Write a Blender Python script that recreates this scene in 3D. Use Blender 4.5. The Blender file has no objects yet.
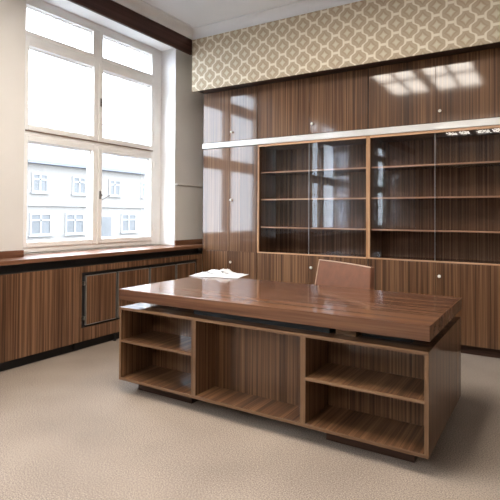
import bpy, bmesh, math, random
from mathutils import Matrix, Vector, noise
random.seed(7)
S = bpy.context.scene
COL = S.collection

# ------------------------------------------------------------------ materials
def new_mat(name):
    m = bpy.data.materials.new(name); m.use_nodes = True
    nt = m.node_tree; nt.nodes.clear()
    out = nt.nodes.new('ShaderNodeOutputMaterial')
    return m, nt, out

def ramp(nt, stops, fac=None):
    r = nt.nodes.new('ShaderNodeValToRGB')
    el = r.color_ramp.elements
    el[0].position, el[0].color = stops[0][0], (*stops[0][1], 1)
    el[1].position, el[1].color = stops[-1][0], (*stops[-1][1], 1)
    for p, c in stops[1:-1]:
        e = el.new(p); e.color = (*c, 1)
    if fac is not None: nt.links.new(fac, r.inputs[0])
    return r

def mth(nt, op, a, b=None, c=None):
    n = nt.nodes.new('ShaderNodeMath'); n.operation = op
    for i, v in enumerate((a, b, c)):
        if v is None: continue
        if isinstance(v, (int, float)): n.inputs[i].default_value = v
        else: nt.links.new(v, n.inputs[i])
    return n.outputs[0]

def wood(name, axis, dark=(.03, .0135, .007), mid=(.112, .053, .025), light=(.20, .106, .052), rough=.5, coat=.7, crough=.075, freq=60, cior=1.5):
    m, nt, out = new_mat(name)
    tc = nt.nodes.new('ShaderNodeTexCoord'); oi = nt.nodes.new('ShaderNodeObjectInfo')
    off = nt.nodes.new('ShaderNodeVectorMath'); off.operation = 'SCALE'
    off.inputs[0].default_value = (7.1, 5.3, 3.7); nt.links.new(oi.outputs['Random'], off.inputs['Scale'])
    add = nt.nodes.new('ShaderNodeVectorMath'); add.operation = 'ADD'
    nt.links.new(tc.outputs['Object'], add.inputs[0]); nt.links.new(off.outputs[0], add.inputs[1])
    def stripes(f, lf, detail, dist=0.0):
        mp = nt.nodes.new('ShaderNodeMapping')
        sc = [f, f, f]; sc['xyz'.index(axis)] = lf
        mp.inputs['Scale'].default_value = sc
        nt.links.new(add.outputs[0], mp.inputs[0])
        n = nt.nodes.new('ShaderNodeTexNoise'); n.inputs['Scale'].default_value = 1
        n.inputs['Detail'].default_value = detail; n.inputs['Roughness'].default_value = .6
        n.inputs['Distortion'].default_value = dist
        nt.links.new(mp.outputs[0], n.inputs['Vector'])
        return n.outputs['Fac']
    a = stripes(freq, .35, 3); b = stripes(freq * 5, 1.5, 2); c = stripes(4.0, .25, 1)
    v = mth(nt, 'ADD', mth(nt, 'MULTIPLY', a, .55), mth(nt, 'MULTIPLY', b, .30))
    v = mth(nt, 'ADD', v, mth(nt, 'MULTIPLY', c, .15))
    r = ramp(nt, [(.34, dark), (.43, tuple((d + k) / 2 for d, k in zip(dark, mid))), (.5, mid), (.6, light)], v)
    p = nt.nodes.new('ShaderNodeBsdfPrincipled')
    nt.links.new(r.outputs[0], p.inputs['Base Color'])
    p.inputs['Roughness'].default_value = rough
    p.inputs['Coat Weight'].default_value = coat
    p.inputs['Coat Roughness'].default_value = crough
    p.inputs['Coat IOR'].default_value = cior
    p.inputs['Specular IOR Level'].default_value = .15
    nt.links.new(p.outputs[0], out.inputs[0])
    return m

def plain(name, col, rough=.6, metal=0, coat=0, noise_amt=0.0, nscale=8, bump=0.0, bscale=200):
    m, nt, out = new_mat(name)
    p = nt.nodes.new('ShaderNodeBsdfPrincipled')
    p.inputs['Roughness'].default_value = rough; p.inputs['Metallic'].default_value = metal
    p.inputs['Coat Weight'].default_value = coat; p.inputs['Coat Roughness'].default_value = .08
    tc = nt.nodes.new('ShaderNodeTexCoord')
    n = nt.nodes.new('ShaderNodeTexNoise'); n.inputs['Scale'].default_value = nscale; n.inputs['Detail'].default_value = 4
    nt.links.new(tc.outputs['Object'], n.inputs['Vector'])
    lo = tuple(max(0, c * (1 - noise_amt)) for c in col); hi = tuple(min(1, c * (1 + noise_amt)) for c in col)
    r = ramp(nt, [(.3, lo), (.7, hi)], n.outputs['Fac'])
    nt.links.new(r.outputs[0], p.inputs['Base Color'])
    if bump:
        n2 = nt.nodes.new('ShaderNodeTexNoise'); n2.inputs['Scale'].default_value = bscale
        nt.links.new(tc.outputs['Object'], n2.inputs['Vector'])
        b = nt.nodes.new('ShaderNodeBump'); b.inputs['Strength'].default_value = bump; b.inputs['Distance'].default_value = .01
        nt.links.new(n2.outputs['Fac'], b.inputs['Height']); nt.links.new(b.outputs[0], p.inputs['Normal'])
    nt.links.new(p.outputs[0], out.inputs[0])
    return m

def emit(name, col, strength):
    m, nt, out = new_mat(name)
    e = nt.nodes.new('ShaderNodeEmission'); e.inputs[0].default_value = (*col, 1); e.inputs[1].default_value = strength
    nt.links.new(e.outputs[0], out.inputs[0]); return m

def glass(name, tint, ior=1.5, rough=0.0, gain=1.0):
    m, nt, out = new_mat(name)
    t = nt.nodes.new('ShaderNodeBsdfTransparent'); t.inputs[0].default_value = (*tint, 1)
    g = nt.nodes.new('ShaderNodeBsdfGlossy'); g.inputs['Roughness'].default_value = rough
    g.inputs['Color'].default_value = (1, 1, 1, 1)
    f = nt.nodes.new('ShaderNodeFresnel'); f.inputs['IOR'].default_value = ior
    mx = nt.nodes.new('ShaderNodeMixShader')
    ge = nt.nodes.new('ShaderNodeNewGeometry')
    fac = mth(nt, 'MULTIPLY', mth(nt, 'MULTIPLY', f.outputs[0], gain), mth(nt, 'SUBTRACT', 1.0, ge.outputs['Backfacing']))
    nt.links.new(fac, mx.inputs[0]); nt.links.new(t.outputs[0], mx.inputs[1]); nt.links.new(g.outputs[0], mx.inputs[2])
    nt.links.new(mx.outputs[0], out.inputs[0]); return m

def carpet():
    m, nt, out = new_mat('beige_carpet')
    tc = nt.nodes.new('ShaderNodeTexCoord')
    def nz(s, d):
        n = nt.nodes.new('ShaderNodeTexNoise'); n.inputs['Scale'].default_value = s; n.inputs['Detail'].default_value = d
        nt.links.new(tc.outputs['Object'], n.inputs['Vector']); return n.outputs['Fac']
    v = mth(nt, 'ADD', mth(nt, 'MULTIPLY', nz(150, 3), .8), mth(nt, 'MULTIPLY', nz(1.6, 2), .2))
    r = ramp(nt, [(.38, (.165, .132, .106)), (.5, (.258, .209, .171)), (.62, (.36, .297, .247))], v)
    p = nt.nodes.new('ShaderNodeBsdfPrincipled'); p.inputs['Roughness'].default_value = .85
    p.inputs['Specular IOR Level'].default_value = .25
    nt.links.new(r.outputs[0], p.inputs['Base Color'])
    b = nt.nodes.new('ShaderNodeBump'); b.inputs['Strength'].default_value = .06; b.inputs['Distance'].default_value = .002
    nt.links.new(nz(260, 2), b.inputs['Height']); nt.links.new(b.outputs[0], p.inputs['Normal'])
    nt.links.new(p.outputs[0], out.inputs[0]); return m

def wallpaper(name, x0, z0, hx=.125, pz=.183):
    m, nt, out = new_mat(name)
    tc = nt.nodes.new('ShaderNodeTexCoord'); sp = nt.nodes.new('ShaderNodeSeparateXYZ')
    nt.links.new(tc.outputs['Object'], sp.inputs[0])
    u = mth(nt, 'DIVIDE', mth(nt, 'ADD', sp.outputs[0], 20 * hx - x0), hx)
    v = mth(nt, 'DIVIDE', mth(nt, 'ADD', sp.outputs[2], 20 * pz - z0), pz)
    w = mth(nt, 'COSINE', mth(nt, 'MULTIPLY', v, 2 * math.pi))
    wc = mth(nt, 'ABSOLUTE', w)
    w = mth(nt, 'TANH', mth(nt, 'MULTIPLY', w, 2.0))
    aw = mth(nt, 'MULTIPLY', w, .215)
    def dline(off, sign):
        t = mth(nt, 'SUBTRACT', mth(nt, 'ADD', u, 100 - off), mth(nt, 'MULTIPLY', aw, sign))
        t = mth(nt, 'FRACT', mth(nt, 'ADD', mth(nt, 'MULTIPLY', t, .5), .5))
        return mth(nt, 'MULTIPLY', mth(nt, 'ABSOLUTE', mth(nt, 'SUBTRACT', t, .5)), 2)
    de, do = dline(.5, 1), dline(1.5, -1)
    d = mth(nt, 'MINIMUM', de, do)
    neck = mth(nt, 'ADD', de, do)
    def ctr(du, dv):
        a = mth(nt, 'ABSOLUTE', mth(nt, 'SUBTRACT', mth(nt, 'FRACT', mth(nt, 'MULTIPLY', mth(nt, 'ADD', u, 1 - du), .5)), .5))
        b = mth(nt, 'ABSOLUTE', mth(nt, 'SUBTRACT', mth(nt, 'FRACT', mth(nt, 'ADD', v, .5 - dv)), .5))
        a = mth(nt, 'POWER', mth(nt, 'MULTIPLY', a, 3.6), .8); b = mth(nt, 'POWER', mth(nt, 'MULTIPLY', b, 2.5), .8)
        return mth(nt, 'ADD', a, b)
    rr = mth(nt, 'MINIMUM', ctr(0, 0), ctr(1, .5))
    inner = ramp(nt, [(.36, (.64, .60, .47)), (.60, (.58, .51, .37)), (.74, (.46, .36, .245)), (.92, (.45, .355, .245)), (1.0, (.50, .41, .29))], rr)
    def fade(v, a, b):
        n = nt.nodes.new('ShaderNodeMapRange'); n.inputs[1].default_value = a; n.inputs[2].default_value = b
        n.inputs[3].default_value = 1; n.inputs[4].default_value = 0; nt.links.new(v, n.inputs[0]); return n.outputs[0]
    closing = mth(nt, 'MULTIPLY', fade(neck, .66, .74), mth(nt, 'SUBTRACT', 1.0, fade(wc, .86, .95)))
    fac = mth(nt, 'MAXIMUM', fade(d, .055, .115), closing)
    mx = nt.nodes.new('ShaderNodeMix'); mx.data_type = 'RGBA'
    nt.links.new(fac, mx.inputs['Factor']); nt.links.new(inner.outputs[0], mx.inputs['A'])
    mx.inputs['B'].default_value = (.79, .735, .61, 1)
    p = nt.nodes.new('ShaderNodeBsdfPrincipled'); p.inputs['Roughness'].default_value = .7
    nt.links.new(mx.outputs['Result'], p.inputs['Base Color'])
    nt.links.new(p.outputs[0], out.inputs[0]); return m

def roof_tiles():
    m, nt, out = new_mat('roof_tiles')
    tc = nt.nodes.new('ShaderNodeTexCoord'); sp = nt.nodes.new('ShaderNodeSeparateXYZ'); nt.links.new(tc.outputs['Object'], sp.inputs[0])
    f = mth(nt, 'FRACT', mth(nt, 'MULTIPLY', sp.outputs[2], 4.5))
    n = nt.nodes.new('ShaderNodeTexNoise'); n.inputs['Scale'].default_value = 1.3; n.inputs['Detail'].default_value = 5
    nt.links.new(tc.outputs['Object'], n.inputs['Vector'])
    v = mth(nt, 'ADD', mth(nt, 'MULTIPLY', f, .35), mth(nt, 'MULTIPLY', n.outputs['Fac'], .65))
    r = ramp(nt, [(.3, ROOFLO), (.7, ROOFHI)], v)
    p = nt.nodes.new('ShaderNodeBsdfPrincipled'); p.inputs['Roughness'].default_value = .9; p.inputs['Specular IOR Level'].default_value = .1
    nt.links.new(r.outputs[0], p.inputs['Base Color']); nt.links.new(p.outputs[0], out.inputs[0]); return m

SKY = 9.0
ROOFLO, ROOFHI = (.066, .066, .069), (.105, .105, .108)
W_V = wood('veneer_vertical', 'z')
W_VD = wood('veneer_vertical_cover', 'z', coat=.45, crough=.16, dark=(.035, .016, .009), mid=(.12, .058, .029), light=(.23, .125, .068), freq=48)
W_X = wood('veneer_grain_sideways', 'x', freq=26)
W_TOP = wood('tabletop_veneer', 'x', dark=(.06, .024, .012), mid=(.118, .050, .024), light=(.17, .080, .039), freq=14, coat=.85, crough=.085)
W_Y = wood('veneer_grain_deep', 'y', freq=26)
W_LIP = wood('pale_lipping', 'x', dark=(.32, .17, .09), mid=(.45, .25, .14), light=(.55, .33, .19), freq=20, coat=.5, crough=.2)
W_EDGE = wood('edge_lipping', 'x', dark=(.10, .052, .028), mid=(.16, .088, .046), light=(.22, .125, .068), freq=20, coat=.6, crough=.2)
W_LIPV = wood('pale_lipping_upright', 'z', dark=(.22, .11, .05), mid=(.33, .17, .08), light=(.42, .24, .12), freq=20, coat=.5, crough=.2)
W_SILL = wood('red_brown_worktop', 'y', dark=(.085, .035, .02), mid=(.17, .075, .04), light=(.24, .12, .065), freq=20, coat=.5, crough=.2)
W_DARK = wood('dark_stained_wood', 'y', dark=(.022, .008, .006), mid=(.045, .017, .012), light=(.065, .028, .020), freq=20, coat=.15, crough=.25)
W_DARKX = wood('dark_soffit_wood', 'x', dark=(.022, .010, .007), mid=(.04, .02, .013), light=(.06, .03, .02), freq=20, coat=.3, crough=.3)
M_WALL = plain('cream_wall_paint', (.71, .69, .665), .75, noise_amt=.03, nscale=2, bump=.05, bscale=60)
M_WALLL = plain('cream_oil_paint', (.70, .68, .64), .5, noise_amt=.03, nscale=2)
M_CEIL = plain('white_ceiling_paint', (.76, .785, .81), .8, noise_amt=.02, nscale=3)
M_WHITE = plain('white_window_paint', (.90, .89, .87), .35, noise_amt=.03, nscale=6)
M_REVEAL = plain('white_reveal_paint', (.82, .82, .82), .6, noise_amt=.02)
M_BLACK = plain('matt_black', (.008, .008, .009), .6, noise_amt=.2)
M_LEDGE = plain('white_ledge_lacquer', (.62, .61, .59), .3, coat=.4, noise_amt=.02)
M_KNOB = plain('ivory_knob', (.85, .83, .76), .25, coat=.5, noise_amt=.02)
M_CHROME = plain('brushed_metal', (.55, .54, .52), .3, 1, noise_amt=.05)
M_HANDLE = plain('aged_grey_metal', (.20, .18, .16), .4, noise_amt=.1)
M_GAPSHADE = plain('brown_gap_shade', (.28, .20, .16), .7, noise_amt=.2)  # painted shade colour for the gap line between the sashes
M_GROOVE = plain('grey_metal_edging', (.24, .22, .20), .35, .4, noise_amt=.1)
M_LEATHER = plain('brown_leather', (.13, .047, .020), .8, noise_amt=.12, nscale=14, bump=.12, bscale=260)
M_PIPING = plain('pale_leather_piping', (.50, .34, .24), .5, noise_amt=.1)
M_PAPER = plain('white_paper', (.62, .63, .65), .7, noise_amt=.04, nscale=20)
M_PRINT = plain('grey_printed_paper', (.30, .32, .33), .6, noise_amt=.7, nscale=26)
M_GLASS = glass('window_glass', (.97, .98, .98), 1.45)
M_CGLASS = glass('cabinet_glass', (.90, .90, .92), 1.45, 0.0, .75)
M_LAMP = emit('lamp_diffuser', (1.0, .91, .80), 14.0)
M_CARPET = carpet()
M_WP = wallpaper('ogee_wallpaper', 1.524, 3.381 - .035)
M_FAC = plain('pale_render_facade', (.118, .108, .098), .9, noise_amt=.03, nscale=.5)
M_FAC2 = plain('pale_band_moulding', (.135, .127, .118), .9, noise_amt=.03)
M_EAVE = plain('grey_gutter', (.07, .073, .085), .8, noise_amt=.1)
M_EXTW = plain('exterior_window_frame', (.155, .15, .145), .8, noise_amt=.03)
M_EXTG = plain('exterior_pane', (.052, .053, .054), .6, noise_amt=.15, nscale=1.5)
M_STREET = plain('street_asphalt', (.06, .06, .06), .9, noise_amt=.2, nscale=1)

# ------------------------------------------------------------------ helpers
def add_box(bm, x0, x1, y0, y1, z0, z1):
    vs = [bm.verts.new((x, y, z)) for x in (x0, x1) for y in (y0, y1) for z in (z0, z1)]
    for f in ((0, 1, 3, 2), (4, 6, 7, 5), (0, 4, 5, 1), (2, 3, 7, 6), (0, 2, 6, 4), (1, 5, 7, 3)):
        bm.faces.new([vs[i] for i in f])

def boxes(*bs):
    bm = bmesh.new()
    for b in bs: add_box(bm, *b)
    return bm

def lathe(prof, n=24, axis='z', c=(0, 0, 0)):
    """prof = [(r, h)...] revolved about the axis through c"""
    bm = bmesh.new(); rings = []
    for r, h in prof:
        ring = []
        for i in range(n):
            a = 2 * math.pi * i / n; p, q = r * math.cos(a), r * math.sin(a)
            v = {'z': (p, q, h), 'y': (p, h, q), 'x': (h, p, q)}[axis]
            ring.append(bm.verts.new((c[0] + v[0], c[1] + v[1], c[2] + v[2])))
        rings.append(ring)
    for a, b in zip(rings, rings[1:]):
        for i in range(n): bm.faces.new((a[i], a[(i + 1) % n], b[(i + 1) % n], b[i]))
    bm.faces.new(rings[0]); bm.faces.new(rings[-1])
    return bm

def prism(bm, pts, axis, a, b):
    """closed 2D outline extruded along axis from a to b"""
    def P(p, t):
        return {'x': (t, p[0], p[1]), 'y': (p[0], t, p[1]), 'z': (p[0], p[1], t)}[axis]
    A = [bm.verts.new(P(p, a)) for p in pts]; B = [bm.verts.new(P(p, b)) for p in pts]
    bm.faces.new(A); bm.faces.new(B[::-1])
    for i in range(len(pts)):
        j = (i + 1) % len(pts); bm.faces.new((A[i], B[i], B[j], A[j]))
    return bm

def world_loc(o):
    v = Vector((0, 0, 0))
    while o is not None: v = v + o.location; o = o.parent
    return v

def obj(name, bm, mat, parent=None, bevel=0.0, seg=2, smooth=False, rot=None):
    """link a bmesh given in world coordinates as one mesh object; origin = its thing's origin"""
    if parent is not None:
        off = world_loc(parent)
        bmesh.ops.translate(bm, verts=bm.verts, vec=-off)
    bmesh.ops.recalc_face_normals(bm, faces=bm.faces)
    me = bpy.data.meshes.new(name); bm.to_mesh(me); bm.free()
    o = bpy.data.objects.new(name, me); COL.objects.link(o)
    me.materials.append(mat)
    if parent is not None: o.parent = parent
    if smooth:
        for p in me.polygons: p.use_smooth = True
    if bevel:
        b = o.modifiers.new('bevel', 'BEVEL'); b.width = bevel; b.segments = seg; b.limit_method = 'ANGLE'
    return o

def thing(name, label, cat, loc, group=None):
    o = bpy.data.objects.new(name, None); COL.objects.link(o); o.location = loc
    o.empty_display_size = .1
    tag(o, label, cat, group); return o

def tag(o, label, cat, group=None):
    o['label'] = label; o['category'] = cat
    if group: o['group'] = group
    return o

def struct(o):
    o['kind'] = 'structure'; return o

def copy_tree(o, parent=None, loc=None):
    c = o.copy(); COL.objects.link(c)
    c.parent = parent
    for ch in list(o.children): copy_tree(ch, c)
    if loc is not None: c.location = loc
    return c

# ------------------------------------------------------------------ room shell
WX, WI, FX = -.250, -.61, -.490       # wall face, outer face, window frame face
BACKY, NEARY, RX, CZ = .50, -11.5, 6.5, 3.56
WIN = [(-2.283, -.249), (-5.82, -3.786), (-9.69, -7.656)]
WZ0, WZ1 = .874, 3.41
struct(obj('floor', boxes((WI, RX, NEARY - .1, BACKY + .1, -.1, 0)), M_CARPET))
struct(obj('ceiling', boxes((WI, RX + .1, NEARY - .1, BACKY + .1, CZ, CZ + .1)), M_CEIL))
bm = boxes((WI, WX, NEARY - .1, BACKY, 0, WZ0), (WI, WX, NEARY - .1, BACKY, WZ1, CZ))
ys = [NEARY - .1] + [v for w in reversed(WIN) for v in w] + [BACKY]
for a, b in zip(ys[0::2], ys[1::2]): add_box(bm, WI, WX, a, b, WZ0, WZ1)
struct(obj('wall_left', bm, M_WALL))
struct(obj('wall_back', boxes((WI, RX, BACKY, BACKY + .1, 0, CZ)), M_WALL))
struct(obj('wall_right', boxes((RX, RX + .1, NEARY - .1, BACKY + .1, 0, CZ)), M_WALL))
struct(obj('wall_near', boxes((WI, RX, NEARY - .1, NEARY, 0, CZ)), M_WALL))
# low oil-painted panel of the wall beside the window with its small ledge
tr = obj('trim_1', boxes((WX - .001, WX + .010, -.235, BACKY - .001, .90, 1.665), (WX - .001, WX + .034, -.24, BACKY - .001, 1.672, 1.69)), M_WALLL, bevel=.003)
struct(tr)
# white reveals lining each window niche
k = 2
for (a, b) in WIN:
    e = .004
    struct(obj('trim_%d' % k, boxes((FX, WX + .002, b - e, b + .002, .915, WZ1), (FX, WX + .002, a - .002, a + e, .915, WZ1), (FX, WX + .002, a, b, WZ1 - e, WZ1 + .002)), M_REVEAL)); k += 1
# wallpapered bulkhead above the cabinets with a dark wooden soffit
BY, BZ, BT = -.233, 2.822, 3.476
struct(obj('trim_5', boxes((0, RX, BY, BY + .02, BZ, CZ), (0, RX, BY + .02, BACKY, 2.866, CZ)), M_WP))
struct(obj('trim_6', boxes((.001, RX, BY + .0205, BACKY - .001, 2.848, 2.8655)), W_DARKX))
# cove cornices
def cove(y0, z0, r, sgn):
    pts = [(y0, z0 - .012), (y0 + sgn * .012, z0 - .012), (y0 + sgn * .012, z0)]
    for i in range(9):
        t = i / 8 * math.pi / 2
        pts.append((y0 + sgn * (r * (1 - math.cos(t)) + .012), z0 + r * .8 * math.sin(t)))
    pts += [(y0 + sgn * (r + .025), z0 + r * .8), (y0 + sgn * (r + .025), CZ), (y0, CZ)]
    return pts
struct(obj('trim_7', prism(bmesh.new(), cove(BY, BT, .09, -1), 'x', -.0, RX), M_CEIL))
struct(obj('trim_8', prism(bmesh.new(), cove(.0, BT + .004, .09, 1), 'y', NEARY, BY - .001), M_CEIL))
# far end of the room (seen only as a reflection): papered bulkhead over a veneered wall
struct(obj('trim_9', boxes((0, RX, NEARY, NEARY + .35, BZ, CZ)), M_WP))
struct(obj('trim_10', boxes((0, RX, NEARY, NEARY + .3, 0, BZ)), W_V))
# dark upstands on the wall behind the worktop
for i, (a, b) in enumerate(((-.247, BACKY), (-3.786, -2.285), (-7.656, -5.822), (NEARY, -9.692))):
    struct(obj('trim_%d' % (11 + i), boxes((WX, WX + .02, a, b, .912, .973)), W_SILL, bevel=.002))

# ------------------------------------------------------------------ windows
def ring(x0, x1, y0, y1, z0, z1, t, tb=None):
    tb = tb or t
    return ((x0, x1, y0, y0 + t, z0, z1), (x0, x1, y1 - t, y1, z0, z1), (x0, x1, y0 + t, y1 - t, z1 - t, z1), (x0, x1, y0 + t, y1 - t, z0, z0 + tb))

def make_window(n, y0, y1):
    yc = (y0 + y1) / 2
    w = bpy.data.objects.new('window_%d' % n, None); COL.objects.link(w); w.location = (FX, yc, .912); struct(w)
    fx0, fx1 = FX - .09, FX
    g = [(-.831, -.062), (.062, .831)]      # glass openings about the centre
    g = [(yc + a, yc + b) for a, b in g]
    bs = list(ring(fx0, fx1, y0, y1, .912, WZ1, .155, .05))[:2]
    bs += [(fx0, fx1, y0 + .155, y1 - .155, .912, .985), (fx0, fx1, y0 + .155, y1 - .155, 3.335, WZ1)]
    bs += [(fx0, fx1 + .002, yc - .043, yc + .043, .985, 3.335)]
    for q0, q1 in ((y0 + .155, yc - .043), (yc + .043, y1 - .155)): bs += [(fx0, fx1, q0, q1, 2.025, 2.118), (fx0, fx1, q0, q1, 2.955, 3.025)]
    bs.append((fx0, fx1, y0, y1, .875, .93))
    obj('window_frame', boxes(*bs), M_WHITE, w, bevel=.005)
    obj('sash_gap_shade', boxes((FX - .01, FX + .018, y0 + .16, y1 - .16, 2.093, 2.100)), M_GAPSHADE, w)  # brown bar painted in as the shadow gap below the upper sashes
    lv = [(1.026, 1.997, 'sash'), (2.155, 2.914, 'sash'), (3.06, 3.31, 'transom_sash')]
    for li, (z0, z1, nm) in enumerate(lv):
        for si, (a, b) in enumerate(g):
            if li == 2: a, b = ((a - .035, b - .006), (a + .006, b + .012))[si]
            t = .048 if li < 2 else .038
            m = .052 if li < 2 else .04
            bs = list(ring(FX - .07, FX + (.014 if li < 2 else .004), a - m, b + m, z0 - m, z1 + m, m))
            bs += list(ring(FX - .078, FX - .03, a - .004, b + .004, z0 - .004, z1 + .004, .014))
            s = obj(nm, boxes(*bs), M_WHITE, w, bevel=.004)
            obj('pane', boxes((FX - .052, FX - .048, a - .003, b + .003, z0 - .003, z1 + .003)), M_GLASS, s)
            if li < 2:   # hinges on the outer stile
                yy = a - m - .006 if si == 0 else b + m + .006
                for hz in (z0 + .07, z1 - .12):
                    obj('hinge', lathe([(.008, hz), (.009, hz + .01), (.009, hz + .08), (.004, hz + .095)], 10, 'z', (FX + .012, yy, 0)), M_WHITE, s, smooth=True)
                if si == 1:
                    hy, hz = a - .026, (1.51 if li == 0 else 2.54)
                    x = FX + .014
                    bmh = boxes((x, x + .006, hy - .014, hy + .014, hz - .045, hz + .045), (x, x + .04, hy - .006, hy + .006, hz - .006, hz + .006))
                    v0 = len(bmh.verts)
                    r = bmesh.ops.create_cone(bmh, cap_ends=True, segments=10, radius1=.008, radius2=.006, depth=.12)
                    M = Matrix.Translation((x + .04, hy + .052, hz - .025)) @ Matrix.Rotation(math.radians(115), 4, 'X')
                    bmesh.ops.transform(bmh, matrix=M, verts=r['verts'])
                    obj('handle', bmh, M_HANDLE, s, bevel=.002)
    return w
for i, (a, b) in enumerate(WIN): make_window(i + 1, a, b)

# ------------------------------------------------------------------ worktop, radiator covers, pelmet
wt = obj('worktop', boxes((WX + .001, .0, NEARY + .36, BACKY - .001, .875, .912)), W_SILL, bevel=.003)
bmw = bmesh.new(); bmw.from_mesh(wt.data)
for (a, b) in WIN: add_box(bmw, FX + .001, WX + .0015, a + .006, b - .006, .875, .9115)
bmw.to_mesh(wt.data); bmw.free()
tag(wt, 'long glossy red-brown worktop running under the window above the radiator covers', 'worktop')

def cover(y0, y1, label, doors):
    t = thing('radiator_cover', label, 'radiator cover', (-.02, (y0 + y1) / 2, 0), None)
    g = .0015
    if doors:
        da, db, dz0, dz1 = -1.84, -.09, .214, .74
        obj('front_panel', boxes((-.02, 0, y0 + g, da, .09, .80), (-.02, 0, db, y1, .09, .80), (-.02, 0, da, db, dz1, .80), (-.02, 0, da, db, .09, dz0)), W_VD, t, bevel=.001)
        obj('recess_panel', boxes((-.03, -.022, da - .01, db + .01, dz0 - .01, dz1 + .01)), M_BLACK, t)
        ed = [-1.805, -1.405, -.94, -.50, -.125]
        for a, b in zip(ed, ed[1:]):
            d = obj('door', boxes((-.02, .003, a + .016, b - .016, .24, .705)), W_VD, t, bevel=.001)
            obj('edging', boxes(*ring(-.018, .0042, a + .013, b - .013, .237, .708, .006)), M_GROOVE, d)
        for hz in (.29, .62):
            obj('hinge', boxes((-.02, .006, -1.822, -1.803, hz, hz + .035)), M_CHROME, t)
    else:
        obj('front_panel', boxes((-.02, 0, y0 + g, y1 - g, .09, .80)), W_VD, t, bevel=.001)
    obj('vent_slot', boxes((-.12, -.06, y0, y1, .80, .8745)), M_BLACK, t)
    obj('carcass', boxes((-.40, -.03, y0, y0 + .02, .02, .80), (-.40, -.03, y1 - .02, y1, .02, .80), (-.42, -.03, y0, y1, .785, .80)), M_BLACK, t)
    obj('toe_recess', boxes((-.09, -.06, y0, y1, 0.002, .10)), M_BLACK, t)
    n = max(2, int((y1 - y0) / 1.1))
    for i in range(n):
        yy = y0 + (y1 - y0) * (i + .5) / n
        obj('foot', lathe([(.016, .001), (.018, .012), (.008, .014), (.008, .092)], 12, 'z', (-.035, yy, 0)), M_BLACK, t)
    return t
cover(-1.865, -.001, 'zebra-veneered radiator cover with four black-edged inset doors under the window', True)
cover(-5.0, -1.867, 'plain flush zebra-veneered radiator cover at the left of the four-door cover', False)
cover(-8.2, -5.002, 'plain veneered radiator cover under the second window, out of the frame to the left', False)
cover(-11.19, -8.202, 'plain veneered radiator cover under the third window, at the far end of the room', False)

pel = obj('curtain_pelmet', boxes((-.03, 0, NEARY, BY - .001, 3.28, BT + .01), (-.03, -.002, NEARY, BY - .001, BT, CZ)), W_DARK, bevel=.003)
tag(pel, 'long dark brown wooden pelmet board hanging from the ceiling above the window', 'pelmet')

# ------------------------------------------------------------------ cabinet wall
LZ0, LZ1 = 2.135, 2.203   # white ledge
CD = .43
def knob(parent, x, z, y=-.001):
    prof = [(.006, 0), (.006, .010), (.014, .014), (.016, .022), (.012, .030), (.004, .032)]
    return obj('knob', lathe([(r, y - .02 - h) for r, h in prof], 16, 'y', (x, 0, z)), M_KNOB, parent, smooth=True)

def door_leaf(parent, x0, x1, z0, z1, kn=None):
    l_ = .0018 if kn else .0055; r_ = .0055 if kn else .0018
    d = obj('door', boxes((x0 + l_, x1 - r_, -.0, .02, z0, z1)), W_V, parent, bevel=.0012)
    if kn: knob(d, kn[0], kn[1], .02)
    return d

def gap_shade_strips(t, x0, x1, z0, z1):  # black strips paint the shade inside the gaps between neighbouring cabinets
    for a, b in ((x0 + .0003, x0 + .007), (x1 - .007, x1 - .0003)): obj('gap_shade_strip', boxes((a, b, .0202, .0218, z0, z1)), M_BLACK, t)

def upper(x0, x1, label):
    t = thing('overhead_cabinet', label, 'cupboard', ((x0 + x1) / 2, 0, LZ1), None)
    xc = (x0 + x1) / 2
    gap_shade_strips(t, x0, x1, LZ1 + .004, 2.845)
    obj('carcass', boxes((x0, x0 + .018, .022, CD, LZ1, 2.847), (x1 - .018, x1, .022, CD, LZ1, 2.847), (x0, x1, .03, CD, LZ1, LZ1 + .01), (x0, x1, .03, CD, 2.835, 2.847), (x0, x1, CD - .01, CD, LZ1, 2.847)), W_V, t)
    door_leaf(t, x0, xc, LZ1 + .006, 2.844)
    door_leaf(t, xc, x1, LZ1 + .006, 2.844, (xc + .04, 2.315))
    return t

def closed_column(x0, x1, label):
    t = thing('tall_cabinet', label, 'cupboard', ((x0 + x1) / 2, 0, 0), None)
    xc = (x0 + x1) / 2
    gap_shade_strips(t, x0, x1, .09, LZ0 - .004)
    obj('carcass', boxes((x0, x0 + .018, .022, CD, .085, LZ0), (x1 - .018, x1, .022, CD, .085, LZ0), (x0, x1, .03, CD, LZ0 - .02, LZ0), (x0, x1, .03, CD, .085, .10), (x0, x1, CD - .01, CD, .085, LZ0)), W_V, t)
    obj('plinth', boxes((x0, x1, .05, .07, 0.001, .085)), W_DARKX, t)
    door_leaf(t, x0, xc, .856, LZ0 - .006); door_leaf(t, xc, x1, .856, LZ0 - .006, (xc + .04, 1.481))
    door_leaf(t, x0, xc, .09, .851); door_leaf(t, xc, x1, .09, .851, (xc + .04, .721))
    return t

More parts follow.
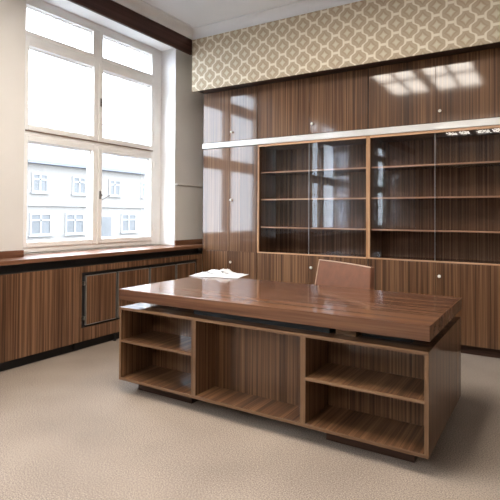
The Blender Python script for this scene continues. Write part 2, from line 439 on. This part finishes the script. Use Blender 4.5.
def display(x0, x1, label):
    t = thing('display_cabinet', label, 'display cabinet', ((x0 + x1) / 2, 0, 0), None)
    xc = (x0 + x1) / 2
    w = .021
    gap_shade_strips(t, x0, x1, .09, .849)
    obj('carcass', boxes((x0, x0 + .018, .022, CD, .085, LZ0), (x1 - .018, x1, .022, CD, .085, LZ0), (x0, x1, .03, CD, LZ0 - .02, LZ0), (x0 + .018, x1 - .018, .03, CD - .01, .842, .856), (x0, x1, .03, CD, .085, .10)), W_V, t)
    obj('back_panel', boxes((x0 + .018, x1 - .018, CD - .01, CD, .10, LZ0 - .02)), W_V, t)
    obj('plinth', boxes((x0, x1, .05, .07, 0.001, .085)), W_DARKX, t)
    for a, b in ((x0, x0 + w), (x1 - w, x1)): obj('stile', boxes((a, b, .0, .022, .851, LZ0)), W_LIPV, t, bevel=.001)
    for a, b in ((LZ0 - .026, LZ0), (.851, .864)): obj('rail', boxes((x0 + w, x1 - w, .0, .022, a, b)), W_LIP, t, bevel=.001)
    for z in (1.797, 1.474, 1.146):
        s = obj('shelf', boxes((x0 + .018, x1 - .018, .066, CD - .01, z, z + .015)), W_X, t)
        obj('lipping', boxes((x0 + .018, x1 - .018, .060, .066, z, z + .016)), W_LIP, s)
    obj('sliding_pane', boxes((x0 + w - .004, xc + .012, .034, .038, .86, LZ0 - .024)), M_CGLASS, t)
    p = obj('sliding_pane', boxes((xc - .012, x1 - w + .004, .024, .028, .86, LZ0 - .024)), M_CGLASS, t)
    obj('pane_edge', boxes((xc - .0145, xc - .0122, .0235, .0285, .86, LZ0 - .024)), M_CHROME, p)
    door_leaf(t, x0, xc, .09, .849); door_leaf(t, xc, x1, .09, .849, (xc + .035, .72))
    return t
C1, C2, C3, C4, C5 = .0, .817, 2.170, 3.523, 4.34
upper(C1, C2, 'narrow two-door overhead cupboard at the left end of the cabinet wall')
upper(C2, C3, 'wide two-door overhead cupboard in the middle, right of the narrow one')
upper(C3, C4, 'wide two-door overhead cupboard at right, with the ceiling lamps mirrored in it')
upper(C4, C5, 'narrow two-door overhead cupboard at the far right end, beyond the frame')
closed_column(C1, C2, 'narrow closed glossy wooden cabinet beside the window wall, left of the glass cabinets')
display(C2, C3, 'glass-fronted wooden display cabinet behind the brown chair, left one of two')
display(C3, C4, 'glass-fronted wooden display cabinet at right, behind the right end of the desk')
closed_column(C4, C5, 'narrow closed wooden cabinet at the right end of the row, beyond the frame')
led = obj('ledge', boxes((-.004, C5, -.016, CD, LZ0 + .001, LZ1 - .001)), M_LEDGE, bevel=.003)
tag(led, 'long white ledge strip running between the overhead cupboards and the glass cabinets', 'ledge')

# ------------------------------------------------------------------ desk
DX, DY, DW, DD = 1.085, -2.3785, 2.2, 1.0
T = thing('desk', 'large glossy brown executive desk with open shelves in front, in the middle of the floor', 'desk', (DX + DW / 2, DY + DD / 2, 0))
def D(x0, x1, y0, y1, z0, z1): return (DX + x0, DX + x1, DY + y0, DY + y1, z0, z1)
obj('tabletop', boxes(D(0, DW, 0, DD, .671, .75)), W_TOP, T, bevel=.0025)
B0, B1 = .0895, .6185
ix = .006; th = .028
obj('side_panel', boxes(D(ix, ix + .018, .002, DD - .002, B0, B1)), W_V, T, bevel=.001)
obj('side_panel', boxes(D(DW - ix - .021, DW - ix, .002, DD - .002, B0, B1)), W_V, T, bevel=.001)
dv = [(.682, .718), (1.482, 1.515)]
for a, b in dv: obj('divider', boxes(D(a, b, .002, .34, B0, B1 - .018)), W_V, T, bevel=.001)
obj('top_board', boxes(D(ix + .018, DW - ix - .021, .002, DD - .01, B1 - .018, B1 - .0005)), W_X, T, bevel=.001)
obj('bottom_board', boxes(D(ix + .018, .682, .002, .34, B0, B0 + .02), D(.718, 1.482, .002, .34, B0, B0 + .02), D(1.515, DW - ix - .021, .002, .34, B0, B0 + .02)), W_Y, T, bevel=.001)
# pale front lippings
lip = []
zt = B1
lip += [D(ix + .0, DW - ix, 0, .004, zt - .018, zt)]
lip += [D(ix, DW - ix, 0, .004, B0, B0 + .018)]
for l_ in lip: obj('front_lipping', boxes(l_), W_EDGE, T)
EDV = wood('edge_lipping_upright', 'z', dark=(.10, .052, .028), mid=(.16, .088, .046), light=(.22, .125, .068), freq=20, coat=.6, crough=.2)
for a, b in [(ix, ix + .018), (DW - ix - .021, DW - ix)] + dv: obj('upright_lipping', boxes(D(a, b, 0, .004, B0 + .018, zt - .018)), EDV, T)
for a, b, z in ((ix + .018, .682, .361), (1.515, DW - ix - .021, .353)):
    s = obj('shelf', boxes(D(a, b, .006, .33, z + .003, z + .02)), W_Y, T)
    obj('lipping', boxes(D(a, b, .002, .006, z + .003, z + .02)), W_EDGE, s)
for a, b, d in ((ix + .018, .682, .33), (.718, 1.482, .215), (1.515, DW - ix - .021, .33)):
    obj('back_panel', boxes(D(a, b, d, d + .012, B0 + .02, B1 - .018)), W_V, T)
obj('plinth', boxes(D(.10, .605, .105, .85, .001, B0)), W_DARKX, T)
obj('plinth', boxes(D(1.60, DW - .10, .105, .85, .001, B0)), W_DARKX, T)
# recessed blocks carrying the tabletop over the body
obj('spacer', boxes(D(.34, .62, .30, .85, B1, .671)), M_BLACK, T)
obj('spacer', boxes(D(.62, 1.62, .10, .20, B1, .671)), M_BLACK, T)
obj('spacer', boxes(D(1.66, 1.78, .10, .85, B1, .671)), W_X, T)
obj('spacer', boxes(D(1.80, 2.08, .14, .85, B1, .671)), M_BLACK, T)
# pedestals facing the sitter, with drawers
for a, b in ((ix + .018, .56), (1.64, DW - ix - .021)):
    obj('pedestal', boxes(D(a, a + .016, .345, DD - .03, B0, B1 - .019), D(b - .016, b, .345, DD - .03, B0, B1 - .019), D(a, b, .345, DD - .03, B0, B0 + .016)), W_V, T)
    for i in range(3):
        z0 = B0 + .004 + i * .17
        d = obj('drawer', boxes(D(a + .018, b - .018, .42, DD - .01, z0 + .014, z0 + .165)), W_X, T, bevel=.001)
        obj('knob', lathe([(r, DY + DD - .01 + h) for r, h in [(.006, 0), (.006, .010), (.014, .014), (.016, .022), (.004, .030)]], 14, 'y', (DX + (a + b) / 2, 0, z0 + .09)), M_KNOB, d, smooth=True)

# ------------------------------------------------------------------ chair behind the desk
pL, pR = Vector((2.001, -.813, 0)), Vector((2.592, -1.185, 0))
u = (pR - pL).normalized()
mid = (pL + pR) / 2 + u * .055; wv = Vector((u.y, -u.x, 0))     # points from the backrest towards the seat (to the desk)
if wv.y > 0: wv = -wv
ch = thing('office_chair', 'brown leather chair turned at an angle behind the desk, only its backrest showing', 'chair', (mid.x + wv.x * .2, mid.y + wv.y * .2, 0))
ang = math.atan2(u.y, u.x)
def place(bm, z=0):
    bmesh.ops.transform(bm, matrix=Matrix.Translation(mid) @ Matrix.Rotation(ang, 4, 'Z'), verts=bm.verts); return bm
# local frame: x along the backrest, -y towards the desk (seat side)
def back_bm():
    bm = bmesh.new(); NX, NZ = 16, 10; F, Bk = [], []
    for side, L in ((0, F), (1, Bk)):
        for j in range(NZ + 1):
            t = j / NZ; z = .48 + t * (.9 - .48); row = []
            for i in range(NX + 1):
                s = i / NX * 2 - 1
                hw = .35 + .04 * (1 - t)
                x = s * hw
                puff = .012 * (1 - s ** 4) * (1 - (2 * t - 1) ** 4)
                y = -.055 * (1 - t) - .03 * s * s
                y += (-.022 - puff) if side == 0 else (.022 + puff * .5)
                row.append(bm.verts.new((x, y, z)))
            L.append(row)
    for L in (F, Bk):
        for j in range(NZ):
            for i in range(NX): bm.faces.new((L[j][i], L[j][i + 1], L[j + 1][i + 1], L[j + 1][i]))
    for j in range(NZ):
        for i in (0, NX): bm.faces.new((F[j][i], F[j + 1][i], Bk[j + 1][i], Bk[j][i]))
    for i in range(NX):
        for j in (0, NZ): bm.faces.new((F[j][i], F[j][i + 1], Bk[j][i + 1], Bk[j][i]))
    return bm
br = obj('backrest', place(back_bm()), M_LEATHER, ch, bevel=.008, seg=3, smooth=True)
def tube(pts, r, n=8):
    bm = bmesh.new(); prev = None
    for k_, p in enumerate(pts):
        p = Vector(p); q = Vector(pts[min(k_ + 1, len(pts) - 1)]) - Vector(pts[max(k_ - 1, 0)]); q.normalize()
        a = q.orthogonal().normalized() if prev is None else (pa - q * pa.dot(q)).normalized()
        pa = a; b = q.cross(a)
        ring_ = [bm.verts.new(p + r * (a * math.cos(2 * math.pi * i / n) + b * math.sin(2 * math.pi * i / n))) for i in range(n)]
        if prev:
            for i in range(n): bm.faces.new((prev[i], prev[(i + 1) % n], ring_[(i + 1) % n], ring_[i]))
        else: bm.faces.new(ring_)
        prev = ring_
    bm.faces.new(prev); return bm
pp = [(-.36 + .002 * 0, -.084 + .0, .50)]
pts = []
for j in range(11):
    t = j / 10; pts.append((-(.35 + .04 * (1 - t)), -.055 * (1 - t) - .03 - .024, .48 + t * .42))
for i in range(1, 17):
    s = i / 16 * 2 - 1; pts.append((s * .35, -.03 * s * s - .024, .90))
obj('piping', place(tube(pts, .0045)), M_PIPING, br, smooth=True)
obj('seat', place(boxes((-.26, .26, -.50, -.04, .40, .49))), M_LEATHER, ch, bevel=.03, seg=4, smooth=True)
obj('back_bracket', place(boxes((-.05, .05, -.10, -.02, .40, .52), (-.05, .05, -.02, .015, .44, .56))), M_CHROME, ch, bevel=.004)
obj('column', place(lathe([(.03, .08), (.03, .24), (.018, .25), (.018, .40)], 16, 'z', (0, -.26, 0))), M_CHROME, ch, smooth=True)
for k_ in range(5):
    a = 2 * math.pi * k_ / 5 + .3
    b_ = bmesh.new()
    pr = prism(b_, [(.02, .09), (.02, .13), (.28, .085), (.28, .06)], 'y', -.02, .02)
    bmesh.ops.transform(pr, matrix=Matrix.Translation((0, -.26, 0)) @ Matrix.Rotation(a, 4, 'Z'), verts=pr.verts)
    leg = obj('leg', place(pr), M_CHROME, ch, bevel=.004)
    w_ = lathe([(.012, -.018), (.028, -.014), (.028, .014), (.012, .018)], 16, 'y', (.265, 0, .0295))
    bmesh.ops.transform(w_, matrix=Matrix.Translation((0, -.26, 0)) @ Matrix.Rotation(a, 4, 'Z'), verts=w_.verts)
    obj('caster', place(w_), M_BLACK, leg, smooth=True)

# ------------------------------------------------------------------ crumpled papers on the desk corner
PC = (1.235, -1.335, .46, .30, math.radians(14))
def crumple(x, y):
    cx, cy, w, d, rot = PC
    dx, dy = x - cx, y - cy
    a = dx * math.cos(rot) + dy * math.sin(rot); b = -dx * math.sin(rot) + dy * math.cos(rot)
    ea, eb = max(0, 1 - abs(2 * a / w) ** 2), max(0, 1 - abs(2 * b / d) ** 2)
    e = (ea * eb) ** .6
    h = .030 * math.exp(-((a - .06) / .07) ** 2) + .018 * math.exp(-((a + .09) / .05) ** 2)
    r1 = 1 - abs(noise.noise(Vector((a * 13 + b * 5, b * 11, 2.3)))) * 2
    r2 = 1 - abs(noise.noise(Vector((a * 31, b * 27 + 4, 5.1)))) * 2
    return .7525 + e * (h + .026 * max(0, r1) ** 2 + .010 * r2)
def sheet(cx, cy, w, d, rot, lift, NX=48, NY=34):
    bm = bmesh.new(); G = []
    c, s_ = math.cos(rot), math.sin(rot)
    for j in range(NY + 1):
        row = []
        for i in range(NX + 1):
            a = (i / NX - .5) * w; b = (j / NY - .5) * d
            x = cx + a * c - b * s_; y = cy + a * s_ + b * c
            row.append(bm.verts.new((x, y, crumple(x, y) + lift)))
        G.append(row)
    for j in range(NY):
        for i in range(NX): bm.faces.new((G[j][i], G[j][i + 1], G[j + 1][i + 1], G[j + 1][i]))
    return bm
def solid(o, t=.0008):
    m = o.modifiers.new('thickness', 'SOLIDIFY'); m.thickness = t; m.offset = 1; return o
p1 = solid(obj('crumpled_paper', sheet(*PC, 0), M_PAPER))
tag(p1, 'large crumpled white sheet lying over the back left corner of the desk', 'paper', None)
for a_, b_, c_, d_ in ((1.315, -1.385, .12, .05), (1.20, -1.40, .09, .04)):
    solid(obj('printed_patch', sheet(a_, b_, c_, d_, math.radians(20), .0012, 24, 12), M_PRINT, p1), .0004)

# ------------------------------------------------------------------ ceiling lights
def luminaire(x0, x1, y0, y1, label):
    t = thing('ceiling_light', label, 'ceiling light', ((x0 + x1) / 2, (y0 + y1) / 2, CZ))
    zb = CZ - .07; f = .05
    xc, yc = (x0 + x1) / 2, (y0 + y1) / 2
    obj('housing', boxes((x0, x1, y0, y1, CZ - .02, CZ - .001), *ring_xy(x0, x1, y0, y1, zb, CZ - .02, .03), (xc - f / 2, xc + f / 2, y0 + .03, y1 - .03, zb, CZ - .02), (x0 + .03, xc - f / 2, yc - .05, yc + .05, zb, CZ - .02), (xc + f / 2, x1 - .03, yc - .05, yc + .05, zb, CZ - .02)), M_REVEAL, t)
    for a, b in ((x0 + .03, xc - f / 2), (xc + f / 2, x1 - .03)):
        for c, d in ((y0 + .03, yc - .05), (yc + .05, y1 - .03)):
            obj('diffuser', boxes((a + .002, b - .002, c + .002, d - .002, CZ - .045, CZ - .035)), M_LAMP, t)
    return t
def ring_xy(x0, x1, y0, y1, z0, z1, t):
    return ((x0, x1, y0, y0 + t, z0, z1), (x0, x1, y1 - t, y1, z0, z1), (x0, x0 + t, y0 + t, y1 - t, z0, z1), (x1 - t, x1, y0 + t, y1 - t, z0, z1))
for nm, ya in (('nearest the cabinet wall', -3.9), ('in the middle of the room', -9.1)):
    luminaire(1.36, 2.02, ya, ya + 1.8, 'four-cell ceiling lamp ' + nm + ', the one nearer the windows')
    luminaire(2.12, 2.86, ya, ya + 1.8, 'four-cell ceiling lamp ' + nm + ', the one further from the windows')

# ------------------------------------------------------------------ house across the street
HX = -20
H = thing('house', 'long pale rendered house with a tiled roof across the street outside the window', 'building', (HX, 14, -1.2))
obj('wall', boxes((HX - 8, HX, -14, 40, -1.2, 4.0)), M_FAC, H)
obj('moulding', boxes((HX, HX + .12, -14, 40, 1.72, 1.93)), M_FAC2, H)
obj('gutter', boxes((HX, HX + .35, -14, 40, 4.0, 4.14)), M_EAVE, H)
bmr = bmesh.new(); prism(bmr, [(HX + .3, 4.12), (HX - 4, 7.9), (HX - 8.3, 4.12)], 'y', -14, 40)
obj('roof', bmr, roof_tiles(), H)
def ext_window(y0, y1, z0, z1, cross=True):
    f = .09
    bs = list(ring(HX + .0, HX + .07, y0, y1, z0, z1, f))
    yc = (y0 + y1) / 2
    bs.append((HX, HX + .07, yc - .05, yc + .05, z0 + f, z1 - f))
    if cross: bs.append((HX, HX + .07, y0 + f, y1 - f, z0 + (z1 - z0) * .64, z0 + (z1 - z0) * .64 + .09))
    bs.append((HX, HX + .14, y0 - .08, y1 + .08, z0 - .07, z0))
    w_ = obj('window', boxes(*bs), M_EXTW, H)
    obj('pane', boxes((HX + .01, HX + .03, y0 + f, y1 - f, z0 + f, z1 - f)), M_EXTG, w_)
for yy in (-8.4, -5.9, -3.3, -.7, 1.9, 4.5, 7.7, 10.85, 13.4, 16.1, 18.9, 21.6, 24.3):
    ext_window(yy, yy + .95, 2.45, 3.5)
for yy in (-8.0, -5.0, -2.0, 1.0, 4.2, 7.6, 10.75, 12.95, 17.15, 20.2, 23.2):
    ext_window(yy, yy + 1.3, .13, 1.33)
d_ = obj('door', boxes((HX, HX + .05, 15.5, 16.3, -1.2, 1.12)), M_EXTG, H)
st = obj('ground', boxes((-60, WI - .01, -40, 60, -1.4, -1.2)), M_STREET); struct(st)

# ------------------------------------------------------------------ sky
w = bpy.data.worlds.new('overcast_sky'); S.world = w; w.use_nodes = True
bg = w.node_tree.nodes['Background']
bg.inputs[0].default_value = (.80, .885, 1.0, 1); bg.inputs[1].default_value = SKY

# ------------------------------------------------------------------ camera
cam = bpy.data.cameras.new('camera'); co = bpy.data.objects.new('camera', cam); COL.objects.link(co)
yaw, pitch, roll = .5466, .0157, .0059
fw = Vector((-math.sin(yaw), math.cos(yaw), 0)); r = Vector((math.cos(yaw), math.sin(yaw), 0)); up = Vector((0, 0, 1))
f2 = fw * math.cos(pitch) + up * math.sin(pitch); u2 = up * math.cos(pitch) - fw * math.sin(pitch)
r3 = r * math.cos(roll) + u2 * math.sin(roll); u3 = u2 * math.cos(roll) - r * math.sin(roll)
M = Matrix((r3, u3, -f2)).transposed().to_4x4(); M.translation = (3.8041, -4.8856, 1.2991)
co.matrix_world = M
cam.sensor_width = 36; cam.lens = 481.99 / 500 * 36
cam.shift_x = (250 - 258.25) / 500; cam.shift_y = (207.42 - 250) / 500
cam.clip_start = .05; cam.clip_end = 300
S.camera = co
S.view_settings.view_transform = 'Standard'; S.view_settings.look = 'None'; S.view_settings.gamma = 1
S.view_settings.use_curve_mapping = False
S.view_settings.exposure = 1.1
